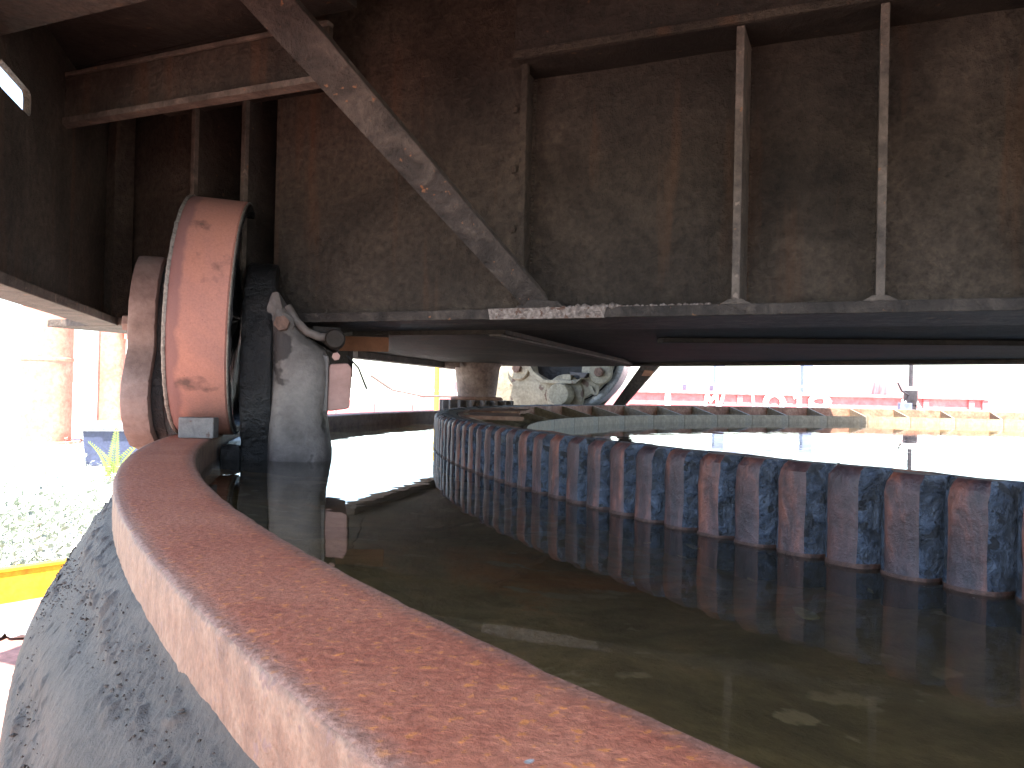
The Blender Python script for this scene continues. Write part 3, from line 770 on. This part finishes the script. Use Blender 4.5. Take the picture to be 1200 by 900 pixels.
# ------------------------------------------------------------------ things under and on the water
def leafm(seed, s):
    rnd = random.Random(seed); bm = bmesh.new(); n = 11; top = []
    for k in range(n):
        a = 2 * math.pi * k / n; r = s * (.55 + .45 * rnd.random()) * (1 if abs(math.sin(a)) < .6 else .7)
        top.append((r * math.cos(a), .7 * r * math.sin(a)))
    prism(bm, top, 'z', 0, .0012)
    for v in bm.verts: v.co.z += .003 * N3(v.co.x * 60, v.co.y * 60, seed)
    return finish(bm, 60)
LV = [(.245, .655, .020, 'large olive leaf sunk nearest the rail at lower right', -.0575), (.215, .93, .013, 'ragged tan leaf sunk in mid trough', -.0575), (.165, .945, .008, 'small pale leaf left of the ragged tan leaf', -.0575),
      (.385, .80, .012, 'faint brown leaf sunk halfway to the teeth', -.0575), (.43, .84, .010, 'faint tan leaf below the tooth reflections', -.0575), (.275, 1.03, .008, 'small light leaf farthest from the rail', -.0575), (.19, .87, .007, 'tiny green leaf below the ragged tan leaf', -.0575),
      (.235, .77, .006, 'tiny yellow leaf close to the rail edge', -.0575), (.335, .735, .006, 'tiny pale leaf between rail and teeth', -.0575), (.46, .73, .008, 'brown leaf sunk near the right frame edge', -.0575)]
for i, (x, y, s, lab, z) in enumerate(LV):
    tag(link('sunken_leaf', leafm(i, s), 'leaf', None, (x, y, z), (0, 0, random.uniform(0, 6))), lab, 'leaf', 'sunken leaves')

V = []; F = []; rnd = random.Random(21)
for k in range(260):
    th = R(rnd.uniform(183, 232)); edge = rnd.random()
    r = (3.96 - abs(rnd.gauss(0, .03))) if edge < .45 else (3.44 + abs(rnd.gauss(0, .025)) if edge < .96 else rnd.uniform(3.45, 3.95))
    c = Vector((CX + r * math.cos(th), CY + r * math.sin(th), WATER + .0012)); q = rnd.uniform(.0005, .0015); i0 = len(V); n_ = 5
    for j in range(n_):
        a = 6.283 * j / n_ + rnd.random(); V.append(tuple(c + Vector((q * math.cos(a) * rnd.uniform(.7, 1.6), q * math.sin(a), 0))))
    F.append(tuple(range(i0, i0 + n_)))
me = bpy.data.meshes.new('specks'); me.from_pydata(V, [], F)
o = stuff(link('floating_specks', me, 'edge')); o['label'] = 'tiny pale specks of dirt floating on the trough water'; o['category'] = 'scum'

# ------------------------------------------------------------------ left: coaming, weeds, bin, posts
co = thing('yellow_coaming', 'low yellow painted steel coaming at the edge of the red deck', 'coaming', (-1.66, 2.70, -.63), R(50))
box('plate', -1.4, 1.3, -.006, .006, 0, .105, 'yellow', co, .002)
box('cap', -1.4, 1.3, -.012, .024, .1055, .117, 'yellow', co, .002)
for x in (-.12, -.75, .5):
    poly('gusset', [(-.085, 0), (-.0065, 0), (-.0065, .095)], 'x', x - .005, x + .005, 'orange', co, .001)
sc = bmesh.new()
for k in range(14):
    mt = Matrix.Translation((random.gauss(0, .07), random.gauss(0, .045), .012)) @ Matrix.Rotation(random.random() * 6, 4, 'Z') @ Matrix.Diagonal((1.6, 1, .35, 1))
    bmesh.ops.create_icosphere(sc, subdivisions=1, radius=random.uniform(.02, .045), matrix=mt)
tag(link('grey_rag', finish(sc, 60), 'rubble', None, (-1.44, 2.35, -.628)), 'crumpled grey scrap lying on the red deck', 'scrap')
# weed bed
def weeds(n, x0, x1, y0, y1, hmin, hmax, seed, skip=None):
    rnd = random.Random(seed); V = []; F = []
    for k in range(n):
        x, y = rnd.uniform(x0, x1), rnd.uniform(y0, y1)
        if skip and skip(x, y): continue
        h = rnd.uniform(hmin, hmax) * (.5 + .8 * max(0, .5 + N3(x * 1.2, y * 1.2, seed)))
        lean = Vector((rnd.gauss(0, .18), rnd.gauss(0, .18), 1)).normalized()
        b = Vector((x, y, -.66))
        i0 = len(V); w = .0025
        V += [b + Vector((-w, 0, 0)), b + Vector((w, 0, 0)), b + lean * h]; F.append((i0, i0 + 1, i0 + 2))
        for q in range(rnd.randint(9, 15)):
            t = rnd.uniform(.2, 1.0); c = b + lean * h * t
            a = rnd.uniform(0, 6.283); ln = rnd.uniform(.02, .055) * (1.3 - .6 * t)
            dv = Vector((math.cos(a), math.sin(a), rnd.uniform(.1, .9))).normalized(); sd = dv.cross(Vector((rnd.random(), rnd.random(), 1))).normalized() * ln * .22
            i0 = len(V); V += [c, c + dv * ln * .5 + sd, c + dv * ln, c + dv * ln * .5 - sd]; F.append((i0, i0 + 1, i0 + 2, i0 + 3))
    me = bpy.data.meshes.new('weeds'); me.from_pydata([tuple(v) for v in V], [], F); return me
cdir = Vector((math.cos(R(50)), math.sin(R(50)), 0))
def behind(x, y):
    rel = Vector((x + 1.70, y - 2.83, 0)); return (-cdir.y * rel.x + cdir.x * rel.y) < .06
o = stuff(link('weeds', weeds(2000, -4.0, -.9, 2.4, 4.6, .10, .30, 3, behind), 'weed'))
o['label'] = 'pale feathery weeds growing behind the yellow coaming'; o['category'] = 'weeds'
o = stuff(link('weeds', weeds(500, -6.5, -2.0, 4.8, 8.6, .06, .2, 5), 'weed'))
o['label'] = 'sunlit low weeds in front of the dark bin'; o['category'] = 'weeds'
fern = thing('fern', 'tall yellow green fern frond standing before the dark bin', 'plant', (-3.05, 6.1, -.66))
Vs = []; Fs = []
for s, (lx, ly, hh) in enumerate([(.02, 0, .46), (.16, .05, .34), (-.14, .02, .30)]):
    for k in range(26):
        t = k / 25; c = Vector((lx * t * t * 1.4, ly * t, hh * t)); ln = .075 * (1 - t) + .01
        for sg in (-1, 1):
            i0 = len(Vs); Vs += [c, c + Vector((sg * ln * .5, 0, .022)), c + Vector((sg * ln, 0, .018)), c + Vector((sg * ln * .5, 0, .004))]; Fs.append((i0, i0 + 1, i0 + 2, i0 + 3))
me = bpy.data.meshes.new('frond'); me.from_pydata([tuple(v) for v in Vs], [], Fs)
link('frond', me, 'fern', fern); tube('stem', [(0, 0, 0), (.005, 0, .2), (.02, 0, .45)], .004, 'fern', fern, 6, .4)
bn = thing('waste_bin', 'dark blue bin with pale lid standing by the weeds', 'bin', (-3.75, 7.55, -.66), R(20))
poly('body', [(-.23, 0), (.23, 0), (.26, .34), (-.26, .34)], 'y', -.2, .2, 'binblue', bn, .012)
box('lid', -.285, .285, -.24, .22, .345, .40, 'binlid', bn, .012)
box('rim', -.275, .275, -.225, .21, .325, .344, 'binlid', bn, .004)
box('handle', -.12, .12, -.262, -.244, .36, .378, 'binlid', bn, .004)
p1 = thing('steel_post', 'thick red oxide pipe post at the far left edge', 'post', (-5.80, 9.9, -.66))
lathed('shaft', [(.285, 0), (.285, 1.02), (.295, 1.03), (.295, 1.06), (.285, 1.07), (.285, 4)], 'post', p1, 'z', 40, 40)
lathed('base_ring', [(.39, 0), (.39, .03), (.287, .032)], 'post', p1, 'z', 40, 30, close=False)
p2 = thing('steel_post', 'slimmer red post with side box seen under the girder end', 'post', (-5.35, 10.6, -.66))
lathed('shaft', [(.165, 0), (.165, 4)], 'post', p2, 'z', 28, 40)
box('base_plate', -.26, .26, -.26, .26, 0, .03, 'post', p2, .004)
box('side_box', .20, .46, -.10, .12, 1.35, 1.72, 'post', p2, .01)
box('box_bracket', .15, .21, -.04, .04, 1.48, 1.58, 'post', p2, .004)
tag(link('stay_cable', tube_mesh([(-5.05, 10.0, 1.9), (-4.7, 9.6, .9), (-4.35, 9.2, .0)], .012, 'z' and 6), 'rope'), 'thin dark stay cable slanting beside the slim red post', 'cable')

# ------------------------------------------------------------------ background quay: barge, tank, frame, instrument
bg = thing('red_barge', 'low red barge with white ribs and white painted marks along its side', 'barge', (2.0, 14.0, -.66))
box('hull', 0, 6.35, .012, 4, 0, .84, 'barge', bg, .02)
box('gunwale', -.03, 6.4, -.06, .10, .805, .862, 'barge', bg, .008)
box('rubbing_strake', 0, 6.38, -.035, .011, .60, .635, 'barge', bg, .006)
for x in (.02, .75, 2.02, 3.55, 4.92, 5.3, 6.1, 6.34):
    box('rib', x - .05, x + .05, -.03, .011, .02, .80, 'white' if x in (.75, 3.55, 4.92) else 'barge', bg, .004)
def stroke(pts, w, closed=False):
    bm = bmesh.new()
    P = pts + ([pts[0]] if closed else [])
    for (x0, z0), (x1, z1) in zip(P, P[1:]):
        dx, dz = x1 - x0, z1 - z0; L = math.hypot(dx, dz); ux, uz = dx / L, dz / L
        x0 -= ux * w * .4; z0 -= uz * w * .4; x1 += ux * w * .4; z1 += uz * w * .4
        prism(bm, [(x0 - uz * w / 2, z0 + ux * w / 2), (x1 - uz * w / 2, z1 + ux * w / 2), (x1 + uz * w / 2, z1 - ux * w / 2), (x0 + uz * w / 2, z0 - ux * w / 2)], 'y', -.040 - .0015 * (len(bm.faces) // 6), -.034)
    return finish(bm)
def oval(cx, cz, rx, rz): return [(cx + rx * math.cos(2 * math.pi * k / 16), cz + rz * math.sin(2 * math.pi * k / 16)) for k in range(16)]
for pts0, w, cl in (([(1.40, .46), (1.43, .72), (1.50, .58), (1.60, .72), (1.62, .46)], .055, False), ([(1.66, .46), (1.74, .76), (1.74, .77)], .055, False), ([(1.74, .765), (2.24, .72), (2.26, .46)], .045, False),
                   (oval(2.62, .58, .15, .15), .09, True), ([(2.98, .70), (3.06, .74), (3.06, .46)], .08, False), (oval(3.42, .62, .16, .09), .075, True), ([(3.26, .62), (3.26, .44)], .075, False)):
    pts = [(x, z + .10) for x, z in pts0]
    link('painted_mark', stroke(pts, w, cl), 'white', bg)
box('deck_fitting', 1.20, 1.45, .6, .9, .842, 1.0, 'greyblue', bg, .01)
box('deck_fitting', 1.7, 1.95, .6, .9, .842, .97, 'greyblue', bg, .01)
tube('guard_rail', [(.2, .5, .98), (2.0, .5, .99), (4.0, .5, .98)], .01, 'white', bg)
for x in (.2, 1.1, 2.0, 3.0, 4.0): tube('stanchion', [(x, .5, .84), (x, .5, .985)], .01, 'white', bg, 6)
tk = thing('deck_tank', 'rusty grey hooded tank standing on the red barge', 'tank', (7.35, 14.9, .182))
poly('shell', [(-.46, 0), (.50, 0), (.46, .33), (.40, .40), (.0, .385), (-.34, .36), (-.43, .27)], 'y', -.35, .35, 'tank', tk, .02, 40)
box('band', -.45, .50, -.362, .362, .02, .06, 'tank', tk, .005)
fr_ = thing('steel_goalpost', 'grey blue goalpost frame standing far behind the barge', 'frame', (7.6, 24.0, -.66))
for x in (-1.35, 1.30): box('post', x - .14, x + .14, -.14, .14, 0, 2.1, 'greyblue', fr_, .01)
box('crossbeam', -1.6, 1.55, -.16, .16, 1.96, 2.14, 'greyblue', fr_, .01)
box('foot', -1.6, -1.1, -.3, .3, 0, .08, 'greyblue', fr_, .01); box('foot', 1.05, 1.55, -.3, .3, 0, .08, 'greyblue', fr_, .01)
ins = thing('mast_stand', 'dark mast with thick collar on a tripod stand behind the ring', 'mast', (4.02, 8.0, -.63))
tube('mast', [(0, 0, .5), (0, 0, 2.4)], .020, 'darkmetal', ins, 12)
lathed('collar', [(.062, .70), (.066, .71), (.066, .845), (.045, .86), (.045, .885), (.0005, .885)], 'darkmetal', ins, 'z', 24)
lathed('collar_ring', [(.068, .845), (.070, .85), (.070, .878), (.046, .886)], 'white', ins, 'z', 24, close=False)
lathed('socket', [(.05, .50), (.055, .52), (.055, .70)], 'darkmetal', ins, 'z', 20)
for a in (200, 320, 80):
    tube('leg', [(.05 * math.cos(R(a)), .05 * math.sin(R(a)), .74), (.42 * math.cos(R(a)), .42 * math.sin(R(a)), .0)], .016, 'white', ins, 8)
box('control_box', -.16, -.04, -.12, -.06, .60, .72, 'greyblue', ins, .006)
tube('lever', [(-.05, -.05, .80), (-.12, -.06, .84), (-.16, -.06, .92)], .010, 'darkmetal', ins, 6)
# seen through the gap under the girder on the left
pb = thing('red_pontoon', 'pale red pontoon seen through the gap beside the bearing box', 'pontoon', (-2.6, 12.5, -.66))
box('hull', -1.2, 1.35, 0, 2.5, 0, .56, 'barge', pb, .02)
box('coaming', -.2, 1.35, .6, 1.9, .562, .70, 'white', pb, .01)
for x in (-.8, -.2, .4, 1.0): box('rib', x - .04, x + .04, -.03, -.001, .02, .54, 'barge', pb, .003)
cb = thing('red_cabinet', 'small red cabinet with white straps left of the pinion', 'cabinet', (-1.12, 12.0, -.66))
box('body', -.28, .26, 0, .5, .02, .90, 'barge', cb, .01)
for z in (.25, .74): box('strap', -.29, .27, -.008, -.001, z, z + .035, 'white', cb, .002)
for x in (-.22, .2): box('foot', x - .04, x + .04, .05, .45, 0, .019, 'darkmetal', cb, .002)
yp = thing('yellow_post', 'thin yellow marker post in front of the red cabinet', 'post', (-1.06, 11.2, -.66))
tube('shaft', [(0, 0, 0), (0, 0, 1.45)], .035, 'yellow', yp, 12); lathed('foot', [(.09, 0), (.09, .02), (.036, .022)], 'yellow', yp, 'z', 16, close=False)
tag(link('slack_hose', tube_mesh([(-1.6, 9.0, .26), (-1.35, 9.0, .10), (-1.0, 9.0, .04), (-.6, 9.0, .045)], .014, 6), 'rope'), 'slack dark hose sagging behind the far rail', 'hose')
